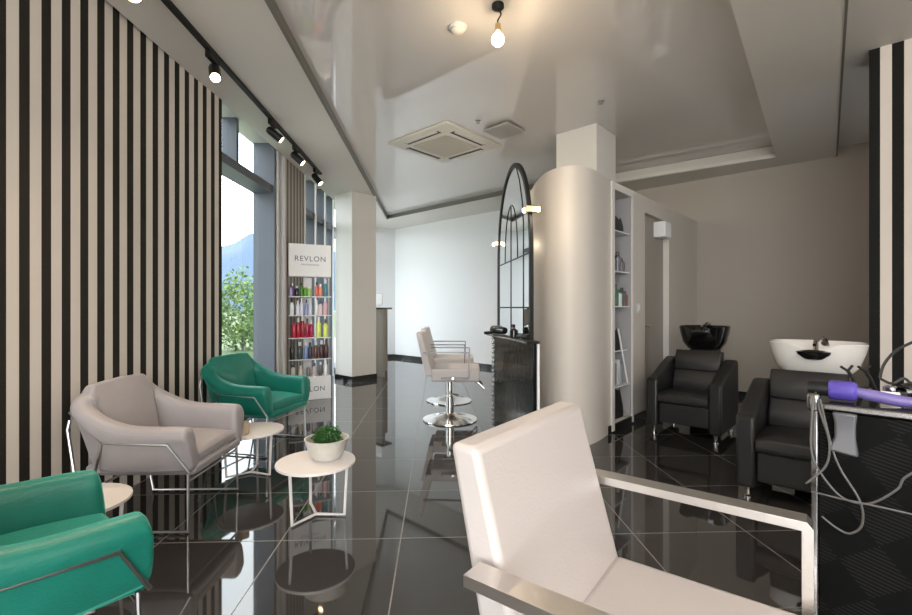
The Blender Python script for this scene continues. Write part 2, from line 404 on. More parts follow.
# ------------------------------------------------------------------ outside
struct('bounce_ground', G().box(-5.2, -2.62, -60, 60, -.3, -.1), mat('bounce_paving', (.5, .49, .47), .8))  # added pale ground, unseen, bounces whiter light in through the windows
struct('ground_lawn', G().box(-160, -5.2, -60, 160, -.3, -.15), 'lawn')
struct('ground_pavement', G().box(-2.62, 40, -60, -3.2, -.3, -.15), mat('pavement', (.4, .4, .39), .8))
g = G(); pts = []
for i in range(81):
    a = R(10+i*1.6); 
    h = 66+28*math.sin(i*.23+.6)+16*math.sin(i*.61+2)+6*math.sin(i*1.7)
    d0, d1 = 420, 640
    pts.append([(-d0*math.sin(a)*1.0, d0*math.cos(a), -2), (-d0*1.15*math.sin(a), d0*1.15*math.cos(a), h*.55), (-d1*math.sin(a), d1*math.cos(a), h), (-d1*1.3*math.sin(a), d1*1.3*math.cos(a), -2)])
g.loft(pts, caps=False, ring=False); struct('hills', g, 'hill')
def leafy(rx, ry, rz, n, size, zc, inner=.55):
    g = G()
    vs, fs = [], []
    for i in range(n):
        d = Vector((random.gauss(0,1), random.gauss(0,1), random.gauss(0,1))).normalized()
        k = random.uniform(inner, 1.0)
        bump = 1+.14*math.sin(d.x*7+1)*math.cos(d.y*6)+.1*math.sin(d.z*9+d.x*4)
        p = Vector((d.x*rx, d.y*ry, d.z*rz))*k*bump+Vector((0,0,zc))
        a = Vector((random.gauss(0,1), random.gauss(0,1), random.gauss(0,1))).normalized()
        b_ = a.cross(Vector((random.gauss(0,1), random.gauss(0,1), random.gauss(0,1)))).normalized()
        s = size*random.uniform(.6, 1.3); m = len(vs)
        vs += [p-a*s, p+b_*s*.45, p+a*s, p-b_*s*.45]; fs.append((m, m+1, m+2, m+3))
    return g.faces(vs, fs)
for (x, y, rx, rz, n, m_, lab) in (
    (-6.75, 14.4, 1.05, 1.3, 2800, 'hedge', 'tall green shrub outside, farthest one in the window view'),
    (-7.9, 12.2, 1.0, 1.0, 2200, 'hedge2', 'pale green shrub outside, left part of the window view'),
    (-4.95, 12.6, .95, 1.1, 2400, 'hedge', 'dense green shrub outside, beside the dark window mullion'),
    (-6.8, 9.9, .9, .85, 1800, 'hedge', 'rounded green shrub outside near the striped wall edge')):
    t = thing('garden_shrub', lab, 'shrub', (x, y, -.15), random.random(), 'shrubs outside the window')
    obj('foliage', leafy(rx, rx, rz, n, .075, rz*.92), m_, t, smooth=False)
    obj('stem', G().tube([(0,0,0), (.02,0,.3), (0,.03,.7)], .04), 'counter', t)
t = thing('flowering_bush', 'small bush with orange red flowers outside the window', 'shrub', (-5.6, 8.6, -.15))
obj('foliage', leafy(.42, .42, .42, 700, .05, .42), 'hedge', t, smooth=False)
obj('blossoms', leafy(.44, .44, .44, 90, .045, .46, .95), 'flower', t, smooth=False)
# ------------------------------------------------------------------ armchairs
def armchair(name, label, fab, loc, rz, metal, group):
    t = thing(name, label, 'armchair', loc, rz, group)
    half = [(.345, .335, .552), (.20, .348, .556), (.02, .352, .562), (-.13, .350, .605), (-.25, .338, .665), (-.325, .285, .712), (-.352, .15, .735)]
    half = [(x*.95, y*1.03, z*1.03) for x, y, z in half]
    half = [tuple(p) for p in spline([Vector(p) for p in half], 2)]
    half = [(half[0][0]-.004, half[0][1], half[0][2]-.004), (half[0][0]-.03, *half[0][1:])]+half[1:]
    path = [(x, -y, z) for x, y, z in half]+[(-.36, 0, .74)]+[(x, y, z) for x, y, z in half[::-1]]
    secs = []
    n = len(path)
    for i, (x, y, z) in enumerate(path):
        p = Vector((x, y, 0)); a = Vector((*path[max(i-1,0)][:2], 0)); b = Vector((*path[min(i+1,n-1)][:2], 0))
        tn = (b-a).normalized(); inn = Vector((tn.y, -tn.x, 0))
        th = .118
        fwd = Vector((.0, 0, 0)) if 0 < i < n-1 else Vector((.025, 0, 0))
        back = Vector((-.012, 0, 0)) if 0 < i < n-1 else Vector((-.02, 0, 0))
        rear = max(0, min(1, (-x-.05)/.25))
        bot = p+inn*(.04+.075*rear)
        sz = .495+.0*x if x > -.1 else .505+(-x-.1)*.72
        secs.append([bot+fwd*1.2+Vector((0,0,.31)), p+fwd*.7+inn*(.02+.01*rear)+Vector((0,0,sz-.012)), p+fwd*.6+inn*.002+Vector((0,0,sz+.006)), p+inn*.0+Vector((0,0,z-.035)), p+inn*.03+Vector((0,0,z)),
                     p+inn*(th-.02)+Vector((0,0,z-.002)), p+inn*th+Vector((0,0,z-.04)), p+inn*(th+.012)+fwd*.5+Vector((0,0,.42)), p+inn*(th+.02)+fwd*1.2+Vector((0,0,.31))])
    g = G().loft(secs)
    sh = obj('shell', g, fab, t, sub=2)
    g = G().box(-.25, .335, -.27, .27, .302, .36); obj('seat_base', g, fab, t, bevel=.02)
    # seat cushion: crowned, front edge rolled
    g = G(); nx, ny = 8, 8; secs = []
    for i in range(nx+1):
        x = -.22+.545*i/nx
        crown = .02*math.sin(PI*i/nx)
        top = []
        for j in range(ny+1):
            y = -.225+.45*j/ny
            top.append(Vector((x, y,   .415+crown+.012*math.sin(PI*j/ny))))
        secs.append(top+[Vector((x, .225, .355)), Vector((x, -.225, .355))])
    g.loft(secs); obj('seat_cushion', g, fab, t, bevel=.022)
    # reclined back cushion, wider at top, rounded
    g = G(); secs = []
    for i in range(8):
        k = i/7; z = .42+.365*k; hw = .195+.055*k-(.04 if i == 7 else 0); xb = -.13-.115*k; dpt = .075 if i < 7 else .05
        secs.append([Vector((xb-dpt, -hw, z-.01)), Vector((xb, -hw, z)), Vector((xb+.025*math.sin(PI*k), -hw*.5, z+.008*k)), Vector((xb+.03*math.sin(PI*k), 0, z+.012*k)), Vector((xb+.025*math.sin(PI*k), hw*.5, z+.008*k)), Vector((xb, hw, z)), Vector((xb-dpt, hw, z-.01))])
    g.loft(secs); obj('back_cushion', g, fab, t, bevel=.018)
    for s in (-1, 1):
        g = G().tube([(-.30, s*.300, .65), (-.10, s*.350, .502), (.235, s*.345, .488), (.325, s*.298, .322)], .0075, 8)
        g.tube([(-.10, s*.350, .502), (-.17, s*.305, .31)], .0065, 8)
        obj('side_trim', g, metal, t)
        g = G().tube([(.30, s*.275, .315), (.305, s*.285, .012), (-.24, s*.285, .012), (-.335, s*.27, .55), (-.33, s*.262, .60)], .0085, 8)
        obj('sled_leg', g, metal, t)
    obj('cross_bar', G().tube([(.302, -.278, .275), (.302, .278, .275)], .007, 8), metal, t)
    obj('cross_bar', G().tube([(-.275, -.282, .2), (-.275, .282, .2)], .007, 8), metal, t)
    return t
grp = 'armchairs along the striped wall'
armchair('armchair', 'grey velvet armchair with slim metal sled frame against the striped wall', 'grey_fab', (-1.73, 2.69, 0), R(1), 'steel', grp)
armchair('armchair', 'dark green velvet armchair at the window, next to the product stand', 'green_fab', (-1.745, 3.98, 0), R(-13), 'steel', grp)
armchair('armchair', 'emerald green velvet armchair in the near corner, seen partly from its side', 'green_fab', (-1.395, 1.365, 0), R(50), 'steel', grp)
# ------------------------------------------------------------------ side tables
def table(label, loc, rz):
    t = thing('side_table', label, 'side table', loc, rz, 'round white side tables')
    obj('table_top', G().lathe([(.205,.3),(.22,.304),(.222,.312),(.22,.318),(0.0001,.32)], 48), 'table', t)
    for k in range(3):
        a = 2*PI*k/3
        c, s = math.cos(a), math.sin(a)
        g = G().tube([(0,0,.012), (.165*c, .165*s, .012), (.18*c, .18*s, .303)], .0085, 8)
        obj('leg', g, 'table', t)
    return t
table('round white side table in front, holding the plant bowl', (-.806, 2.62, 0), R(-2))
table('round white side table between grey and green armchairs, holding the beige cup', (-1.48, 3.29, 0), R(-20))
table('round white side table with bare top, left of the grey armchair', (-1.74, 2.07, 0), R(30))
t = thing('candle_cup', 'small beige cup on the side table behind the grey armchair', 'cup', (-1.48, 3.17, .32))
obj('body', G().lathe([(.03,0),(.036,.004),(.038,.08),(.034,.082),(.032,.06),(.0001,.058)], 24), 'cup', t)
t = thing('plant_bowl', 'pale stone bowl on the front side table, holding a green plant', 'bowl', (-.755, 2.66, .32))
obj('bowl_body', G().lathe([(.06,0),(.075,.003),(.105,.05),(.125,.115),(.128,.12),(.118,.12),(.098,.06),(.0001,.05)], 40), 'bowl', t)
obj('soil', G().lathe([(.1,.075),(.1,.082),(.0001,.085)], 24), 'counter', t)
t = thing('potted_plant', 'dense dark green ball of leaves growing in the stone bowl', 'plant', (-.755, 2.66, .40))
obj('foliage', leafy(.082, .082, .058, 1900, .0095, .045, .6), 'leaf', t, smooth=False)
obj('stem', G().tube([(0,0,0), (.003,0,.03), (0,.002,.06)], .006), 'leaf', t)
# ------------------------------------------------------------------ styling chairs
def styling_chair(label, loc, rz, arm='brushed', aw=.05, at_=.02):
    t = thing('styling_chair', label, 'salon chair', loc, rz, 'white salon styling chairs')
    obj('seat', G().box(-.23, .27, -.245, .245, .44, .577), 'cream', t, bevel=.022, seg=4)
    g = G(); secs = []
    for k in range(7):
        f_ = k/6; z = .50+.445*f_; xf = -.20-.12*f_; th = .085-.022*f_; hw = .25-.004*f_
        secs.append([(xf-th, -hw, z), (xf, -hw, z), (xf, hw, z), (xf-th, hw, z)])
    g.loft(secs); obj('backrest', g, 'cream', t, bevel=.014, seg=4)
    for s in (-1, 1):
        y = s*.288
        g = G().flat_bar([(-.30, y, .745), (.155, y, .745), (.161, y, .738), (.161, y, .494), (.155, y, .487), (-.12, y, .487)], aw, at_)
        o = obj('armrest', g, arm, t, bevel=.005, seg=2)
        obj('bolt', G().tube([(.0, y-s*.06, .487), (.0, y+s*.028, .487)], .012, 12), 'chrome', o)
    obj('seat_plate', G().box(-.12, .12, -.12, .12, .42, .447), 'dark_chrome', t, bevel=.005)
    obj('column', G().lathe([(.045,.05),(.045,.25),(.03,.255),(.03,.42)], 28, (-.045,0,0)), 'chrome', t)
    obj('base_disc', G().lathe([(.285,.0),(.29,.006),(.288,.014),(.2,.024),(.09,.05),(.06,.075),(.0001,.08)], 56, (-.045,0,0)), 'chrome', t)
    obj('pump_lever', G().tube([(-.045,-.03,.3), (-.045,-.10,.3), (.0,-.13,.295), (.05,-.14,.29)], .009, 8), 'dark_chrome', t)
    g = G().tube([(.2,-.1,.44), (.27,-.1,.40), (.31,-.12,.36), (.31,.12,.36), (.27,.1,.40), (.2,.1,.44)], .011, 8)
    obj('footrest', g, 'dark_chrome', t)
    return t
c = (.44, .827)
styling_chair('white leatherette styling chair with chrome arms in the near foreground', (c[0], c[1], 0), R(-37))
styling_chair('white styling chair seen side on, nearer of the two by the arched mirror', (-.02, 4.87, 0), R(-2), 'dark_reflecting_chrome', .03, .014)
styling_chair('white styling chair mostly hidden behind the one by the arched mirror', (-.045, 5.85, 0), R(-2), 'dark_reflecting_chrome', .03, .014)
# ------------------------------------------------------------------ far styling station + arched mirror
fs0, fs1 = Vector((.572, 3.36, 0)), Vector((.36, 4.42, 0))
fd = (fs1-fs0); flen = fd.length; fang = math.atan2(fd.y, fd.x)     # local x runs away from the eye, local +y towards the chairs
t = thing('styling_station', 'black glossy styling station standing under the tall arched mirror', 'styling station', (fs0.x, fs0.y, 0), fang, 'styling stations')
obj('front_panel', G().box(0.01, flen-.03, -.03, 0, .04, .93), 'dark_gloss', t, bevel=.004)
obj('back_board', G().box(0.0, flen, -.05, -.032, .0, .93), 'stand_white', t, bevel=.003)
obj('top_shelf', G().box(-.005, flen+.01, -.05, .06, .93, .95), 'black_metal', t, bevel=.004)
obj('top_edge_trim', G().tube([(-.008, .06, .942), (flen+.012, .06, .942)], .008), 'dark_chrome', t)
g = G()
for k in range(19): g.lathe([(.004,0),(.012,.006),(.014,.02),(.012,.034),(.004,.04)], 12, (flen-.01, .004, .06+k*.046))
obj('beaded_edge', g, 'dark_chrome', t)
def arch(w, h0, h1, n=28):
    """outline of a pointed-round arch, width w, springing h0, apex h1"""
    pts = [(-w/2, 0), (-w/2, h0)]
    for k in range(1, n): 
        a = PI*k/n
        pts.append((-w/2*math.cos(a), h0+(h1-h0)*math.sin(a)**.9))
    return pts+[(w/2, h0), (w/2, 0)]
def ring_sweep(g, pts, w, dpt):
    n = len(pts); secs = []
    for i, (x, z) in enumerate(pts):
        a = Vector(pts[max(i-1,0)]); b = Vector(pts[min(i+1,n-1)]); tt = (b-a).normalized(); nn = Vector((-tt.y, tt.x))
        secs.append([(x-nn.x*w/2, -dpt/2, z-nn.y*w/2), (x+nn.x*w/2, -dpt/2, z+nn.y*w/2), (x+nn.x*w/2, dpt/2, z+nn.y*w/2), (x-nn.x*w/2, dpt/2, z-nn.y*w/2)])
    return g.loft(secs)
m0, m1 = Vector((.598, 3.62, 0)), Vector((.458, 4.85, 0)); md = m1-m0; mw = md.length; mang = math.atan2(md.y, md.x)
mc = (m0+m1)/2
# mirror frame stands on the floor behind the station board
MH = 2.50
t = thing('arched_mirror', 'tall black framed arched mirror with thin lattice bars above the far station', 'mirror', (mc.x, mc.y, 0), mang, None)
A = arch(mw, 1.62, MH)
obj('frame', ring_sweep(G(), A, .045, .03), 'black_metal', t, bevel=.004, seg=2)
g = G(); n = len(A)
g.faces([(x, -.006, z) for x, z in A]+[(x, .004, z) for x, z in A], [tuple(range(n)), tuple(range(n, 2*n))]+[(i, (i+1)%n, n+(i+1)%n, n+i) for i in range(n)])
obj('mirror_glass', g, 'mirror', t, smooth=False)
def lat(pts, r=.0065): return G().tube([(x, .004, z) for x, z in pts], r, 8)
hb = mw/2-.02
obj('lattice_bar', lat([(-hb, 1.2), (hb, 1.2)]), 'black_metal', t)
obj('lattice_bar', lat([(-hb, 1.64), (hb, 1.64)]), 'black_metal', t)
obj('lattice_bar', lat([(.05, .95), (.05, 2.15)]), 'black_metal', t)
obj('lattice_bar', lat([(-.40, .95), (-.40, 1.9)]), 'black_metal', t)
ia = arch(.5, 1.64, 2.16, 16)
obj('lattice_arch', lat([(x+.05, z) for x, z in ia[1:-1]], .006), 'black_metal', t)
obj('lattice_arch', lat([(-.40, 1.9), (-.36, 2.1), (-.26, 2.32), (-.15, 2.46)], .006), 'black_metal', t)
for sx, z in ((-1, 1.98), (1, 1.88)):
    g = G().box(sx*mw/2-.03, sx*mw/2+.03, -.07, .05, z-.028, z+.028)
    o = obj('clip_lamp', g, 'brass', t, bevel=.008)
    obj('lamp_glow', G().lathe([(.01,-.02),(.018,-.012),(.02,.0),(.018,.014),(.01,.02)], 16, (sx*mw/2, .055, z-.01)), 'clip_glow', o)
obj('side_strip', G().box(mw/2+.03, mw/2+.08, -.02, .0, .96, 1.98), 'stand_white', t, bevel=.003)
# things on the far station
def lp(o, x, y, z): return o
fx = Vector((math.cos(fang), math.sin(fang), 0)); fy = Vector((-math.sin(fang), math.cos(fang), 0))
def on_far(x, y): p = fs0+fx*x+fy*y; return (p.x, p.y, .95)
t = thing('hair_dryer', 'black hair dryer lying on the far styling station, left end', 'hair dryer', on_far(.85, .01), fang+.3)
obj('barrel', G().tube([(-.1,0,.04), (0,0,.045), (.1,0,.045)], [.03, .04, .036], 16), 'black_seat', t, bevel=.003)
obj('handle', G().tube([(.03,0,.03), (.05,.06,.018), (.06,.12,.016)], .014, 10), 'black_metal', t)
t = thing('spray_bottle', 'black spray bottle standing on the far styling station', 'bottle', on_far(.42, .01), fang)
obj('body', G().lathe([(.03,0),(.034,.004),(.034,.06),(.014,.075),(.012,.085)], 20), 'black_seat', t)
obj('nozzle', G().box(-.012, .03, -.01, .01, .085, .11), 'black_metal', t, bevel=.003)
t = thing('hairbrush', 'dark hairbrush lying near the right end of far station', 'hairbrush', on_far(.2, .01), fang+.15)
obj('head', G().tube([(-.09,0,.022), (.0,0,.022)], .02, 12), 'black_metal', t)
obj('handle', G().tube([(.0,0,.02), (.1,0,.016)], [.011,.013], 10), 'black_seat', t)
# ------------------------------------------------------------------ product stand
s0, s1 = Vector((-2.10, 5.66, 0)), Vector((-1.672, 6.0, 0)); sd = s1-s0; SW = sd.length
s0 = Vector((-2.125, 5.78, 0)); s1 = Vector((-1.655, 6.03, 0)); sd = s1-s0; SW = sd.length; sang = math.atan2(sd.y, sd.x)
st = thing('product_stand', 'tall white display stand for hair products between window and column', 'display stand', (s0.x, s0.y, 0), sang)
SD = .22
obj('base_box', G().box(0, SW, 0, SD, 0, .30), 'stand_white', st, bevel=.004)
hd = obj('header_panel', G().box(0, SW, 0, SD*.6, 1.60, 2.02), 'stand_white', st, bevel=.004)
for x in (.008, SW-.008): obj('post', G().box(x-.008, x+.008, .1, .116, .3, 1.6), 'steel', st)
obj('centre_strip', G().box(SW*.40, SW*.60, .2, .21, .3, 1.6), 'stand_white', st)
SH = [1.345, 1.10, .81, .53, .30]
for z in SH[:-1]: obj('shelf', G().box(.0, SW, .0, SD, z-.012, z), 'acrylic', st, bevel=.002)
def text(s, size, parent, x, z, spread=1.):
    cu = bpy.data.curves.new('writing', 'FONT'); cu.body = s; cu.size = size; cu.align_x = 'CENTER'; cu.extrude = .001; cu.space_character = spread
    to = bpy.data.objects.new('tmp', cu); COL.objects.link(to)
    dg = bpy.context.evaluated_depsgraph_get(); me = bpy.data.meshes.new_from_object(to.evaluated_get(dg))
    bpy.data.objects.remove(to)
    me.materials.clear(); me.materials.append(M['ink'])
    o = bpy.data.objects.new('lettering', me); COL.objects.link(o); o.parent = parent
    o.location = (x, -.0012, z); o.rotation_euler = (PI/2, 0, 0); return o
text('REVLON', .095, hd, SW*.5, 1.80, 1.15)
text('PROFESSIONAL', .028, hd, SW*.5, 1.745, 1.25)
text('REVLON', .09, st, SW*.5, .11, 1.15)
cm = {}
def colmat(c, r=.3):
    if c not in cm: cm[c] = mat('bottle_%d' % len(cm), c, r, coat=.3)
    return cm[c]
ORD = ['first', 'second', 'third', 'fourth', 'fifth', 'sixth', 'seventh', 'eighth', 'ninth']
SHN = ['top shelf', 'second shelf', 'middle shelf', 'fourth shelf', 'lowest tier']
rows = [
 [(288.5,.13,(.55,.45,.75),'lilac'),(291.5,.15,(.13,.04,.3),'purple'),(296,.12,(.03,.03,.06),'dark'),(301,.16,(.05,.2,.02),'dark green'),(305,.13,(.12,.35,.03),'green'),(309,.12,(.35,.6,.12),'light green'),(317,.17,(.75,.12,.06),'red orange'),(321,.15,(.8,.3,.16),'orange'),(326.5,.2,(.05,.22,.28),'teal')],
 [(290,.19,(.8,.84,.85),'white'),(297,.17,(.82,.82,.9),'white'),(301,.2,(.75,.75,.88),'pale lilac'),(306,.18,(.3,.34,.6),'blue grey'),(310,.18,(.72,.75,.86),'pale blue'),(317,.18,(.85,.8,.8),'white'),(321,.17,(.7,.6,.62),'pinkish grey'),(326,.2,(.8,.45,.5),'pink')],
 [(293,.22,(.5,.02,.06),'red'),(297.5,.23,(.42,.01,.03),'red'),(302,.25,(.38,.01,.03),'dark red'),(307,.22,(.45,.01,.07),'crimson'),(311,.2,(.42,.01,.07),'crimson'),(319,.24,(.75,.82,.2),'yellow'),(326.5,.21,(.72,.8,.16),'yellow')],
 [(291,.2,(.01,.01,.012),'black'),(299,.2,(.05,.07,.09),'dark slate'),(305.5,.2,(.2,.28,.5),'blue'),(310,.19,(.03,.03,.05),'navy'),(316,.2,(.12,.035,.015),'brown'),(322,.21,(.05,.015,.015),'dark brown'),(327.5,.22,(.06,.015,.02),'dark brown')],
 [(292,.15,(.75,.74,.68),'cream'),(300,.13,(.7,.62,.5),'beige'),(308,.14,(.22,.2,.19),'grey'),(314.5,.15,(.68,.55,.56),'pinkish'),(321,.16,(.12,.1,.1),'dark'),(326.5,.18,(.8,.79,.76),'white')],
]
sx_ = Vector((math.cos(sang), math.sin(sang), 0)); sy_ = Vector((-math.sin(sang), math.cos(sang), 0))
for ri, row in enumerate(rows):
    for k, (px, h, c, nm) in enumerate(row):
        r = .026 if ri in (0, 1, 4) else .032; h = h*1.12
        gap = min(abs(px-row[j][0]) for j in range(len(row)) if j != k)
        r = min(r, gap/44.5*SW*.495)
        x = (px-287)/44.5*SW; x = max(r+.02, min(SW-r-.02, x))
        p = s0+sx_*x+sy_*.06
        t = thing('product_bottle', f'{nm} bottle, {ORD[k]} from the left on the {SHN[ri]} of the display stand', 'bottle', (p.x, p.y, SH[ri]), sang, 'bottles on the display stand')
        hb_ = h*.76
        obj('body', G().lathe([(r*.9,0),(r,.006),(r,hb_*.85),(r*.55,hb_),(r*.5,hb_+.004)], 16), colmat(c), t)
        cc_ = (.03,.03,.03) if k % 3 == 0 else (.8,.8,.8)
        obj('cap', G().lathe([(r*.5,hb_+.002),(r*.52,h-.004),(r*.4,h)], 14), colmat(cc_), t)
# ------------------------------------------------------------------ reception counter
cq = (-1.27, 7.85)
t = thing('reception_counter', 'taupe reception counter with dark top, behind the window column', 'counter', (cq[0], cq[1], 0), ANG_V)
obj('front_panel', G().box(-.6, 0, 0, .06, 0, 1.17), 'counter', t, bevel=.003)
obj('side_panel', G().box(-.58, -.54, .06, .55, 0, 1.17), 'counter', t, bevel=.003)
obj('top_slab', G().box(-.62, .02, -.02, .2, 1.17, 1.2), 'counter_top', t, bevel=.004)
p = q(cq, .09, -.25)
t = thing('desk_screen', 'white desk screen standing on the reception counter', 'screen', (p[0], p[1], 1.2), ANG_V)
obj('panel', G().box(-.14, .14, -.01, .01, .05, .24), 'stand_white', t, bevel=.006)
obj('foot', G().lathe([(.07,0),(.07,.008),(.015,.012),(.012,.06)], 20), 'stand_white', t)
# ------------------------------------------------------------------ shelf niche contents
for k, z in enumerate((1.96, 1.56, 1.215, .77, .42)):
    fr = -.034 if k == 3 else -.01
    g = G().prism([pu(N0+.013, fr), pu(N1-.013, fr), pu(N1-.013, -.245), pu(N0+.013, -.245)], z-.012, z)
    o = obj('niche_shelf', g, 'acrylic')
    tag(o, f'clear shelf in the tall wall niche, {ORD[k]} from the top', 'shelf', 'shelves in the wall niche')
def nx(t_, dv): return pu(N0+t_, dv)
def nbottle(t_, dv, z, h, r, c, lab):
    p = nx(t_, dv); t = thing('niche_bottle', lab, 'bottle', (p[0], p[1], z), ANG_U, 'bottles in the wall niche')
    obj('body', G().lathe([(r*.9,0),(r,.004),(r,h*.7),(r*.45,h*.82)], 16), colmat(c), t)
    obj('cap', G().lathe([(r*.45,h*.8),(r*.45,h*.98),(r*.3,h)], 12), colmat((.04,.04,.04)), t)
def bag(t_, dv, z, sx, sy, sz, m_, lab, cat, name):
    p = nx(t_, dv); g = G(); secs = []
    for k in range(6):
        f_ = k/5; w_ = (1-.35*f_**2); secs.append([(sx*w_*math.cos(2*PI*j/18)*(1+.08*math.sin(j*2.1+k)), sy*w_*math.sin(2*PI*j/18), sz*f_*(1+.12*math.sin(j*1.3))) for j in range(18)])
    o = obj(name, g.loft(secs), m_, loc=(p[0], p[1], z), rotz=ANG_U); tag(o, lab, cat); return o
bag(.24, -.085, 1.96, .13, .07, .14, mat('dark_cloth', (.03,.03,.035), .7), 'folded dark cloth bundle on the top niche shelf', 'cloth', 'cloth_bundle')
for k, (tt, hh, c, cn) in enumerate(((.07,.15,(.04,.04,.06),'black'),(.17,.2,(.1,.09,.12),'charcoal'),(.26,.14,(.12,.1,.1),'brownish'))):
    nbottle(tt+.04, -.05, 1.56, hh, .036, c, f'{cn} bottle on the second niche shelf, {ORD[k]} from the left')
for k, (tt, hh, c, cn) in enumerate(((.06,.16,(.02,.05,.03),'black green'),(.13,.2,(.04,.14,.07),'dark green'),(.21,.15,(.6,.62,.6),'white'),(.29,.17,(.05,.1,.07),'green'),(.36,.14,(.2,.06,.05),'reddish'))):
    nbottle(tt+.03, -.05, 1.215, hh*1.1, .034, c, f'{cn} bottle on the third niche shelf, {ORD[k]} from the left')
bag(.22, -.125, .77, .14, .08, .2, mat('black_cloth', (.012,.012,.013), .6), 'black bag slumped on the fourth niche shelf', 'bag', 'soft_bag')
p0, p1_ = nx(.17, -.022), nx(.40, -.022)
o = obj('hair_stick', G().tube([(*p0, .99), (*p1_, .428)], .008, 8), 'stand_white')
tag(o, 'thin white rod leaning across the niche in front of the lower shelf', 'rod')
for k, (tt, w_, hh, c, cn) in enumerate(((.07,.05,.24,(.5,.52,.54),'light grey'),(.15,.06,.22,(.25,.29,.34),'slate'),(.24,.05,.25,(.62,.63,.64),'off white'),(.31,.05,.2,(.35,.38,.4),'mid grey'))):
    p = nx(tt+.03, -.115)
    t = thing('product_box', f'{cn} upright box on the fifth niche shelf, {ORD[k]} from the left', 'box', (p[0], p[1], .42), ANG_U, 'boxes in the wall niche')
    obj('carton', G().box(-w_/2, w_/2, -.06, .06, 0, hh), colmat(c), t, bevel=.003)
bag(.22, -.1, .1, .16, .085, .25, mat('black_cloth_bag', (.014,.013,.014), .6), 'black bag on the floor of the wall niche', 'bag', 'soft_bag')
# switch, white box
p = pu(.74, .0)
t = thing('light_switch', 'beige light switch on the wall beside the doorway', 'light switch', (p[0], p[1], 1.2), ANG_U)
obj('plate', G().box(-.04, .04, -.01, -.001, -.055, .055), 'ac_white', t, bevel=.002); obj('rocker', G().box(-.018, .018, -.015, -.009, -.03, .03), 'stand_white', t, bevel=.002)
p = pu(D1-.24, -.055)
t = thing('wall_box', 'white box mounted high in the doorway recess', 'wall box', (p[0], p[1], 2.03), ANG_U)
obj('housing', G().box(-.11, .11, -.13, -.001, -.01, .17), 'stand_white', t, bevel=.008); obj('cover_plate', G().box(-.1, .1, -.135, -.128, 0, .155), 'stand_white', t, bevel=.004)
# ------------------------------------------------------------------ shampoo chairs
def wash_chair(label, n, v):
    p = uv(n, v)                      # front centre; local +x faces -U, +y faces right as seen from the seat's back
    t = thing('wash_chair', label, 'shampoo chair', (p[0], p[1], 0), ANG_U+PI, 'black shampoo chairs')
    # local x: 0 at front edge, negative to the back ; y across
    obj('seat_base', G().box(-.62, -.035, -.215, .215, .11, .30), 'black_leather', t, bevel=.012)
    g = G(); secs = []
    for x, zt, zb in ((-.5,.40,.29),(-.3,.405,.29),(-.1,.415,.29),(-.03,.41,.295),(.0,.385,.31),(.005,.35,.325)):
        secs.append([(x,-.213,zb),(x,-.213,zt-.015),(x,-.12,zt),(x,.12,zt),(x,.213,zt-.015),(x,.213,zb)])
    obj('seat', g.loft(secs), 'black_leather', t, bevel=.015)
    for z0, z1 in ((.39, .58), (.575, .77)):
        g = G(); secs = []
        for k in range(7):
            f_ = k/6; z = z0+(z1-z0)*f_; xx = -.42-.30*(z-.39); bul = .022*math.sin(PI*f_)
            secs.append([(xx-.09,-.21,z-.01),(xx+bul,-.21,z),(xx+bul+.012,-.1,z),(xx+bul+.012,.1,z),(xx+bul,.21,z),(xx-.09,.21,z-.01)])
        obj('back_cushion', g.loft(secs), 'black_leather', t, bevel=.012)
    for s in (-1, 1):
        ys = sorted((s*.217, s*.322))
        sec = [(.0,.07),(.0,.50),(-.02,.525),(-.10,.535),(-.42,.65),(-.56,.69),(-.66,.685),(-.68,.62),(-.68,.07)]
        g = G().loft([[(x, ys[0], z) for x, z in sec], [(x, ys[1], z) for x, z in sec]])
        obj('arm', g, 'black_leather', t, bevel=.02, seg=3)
        for x in (-.05, -.62):
            obj('leg', G().lathe([(.024,0),(.024,.01),(.014,.016),(.016,.05),(.024,.07)], 16, (x, s*.262, 0)), 'chrome', t)
    return t
wash_chair('black leather shampoo chair, farther one beside the doorway, with the black basin', 4.47, -1.30)
wash_chair('black leather shampoo chair, nearer one, with the white basin behind it', 3.33, -.33)
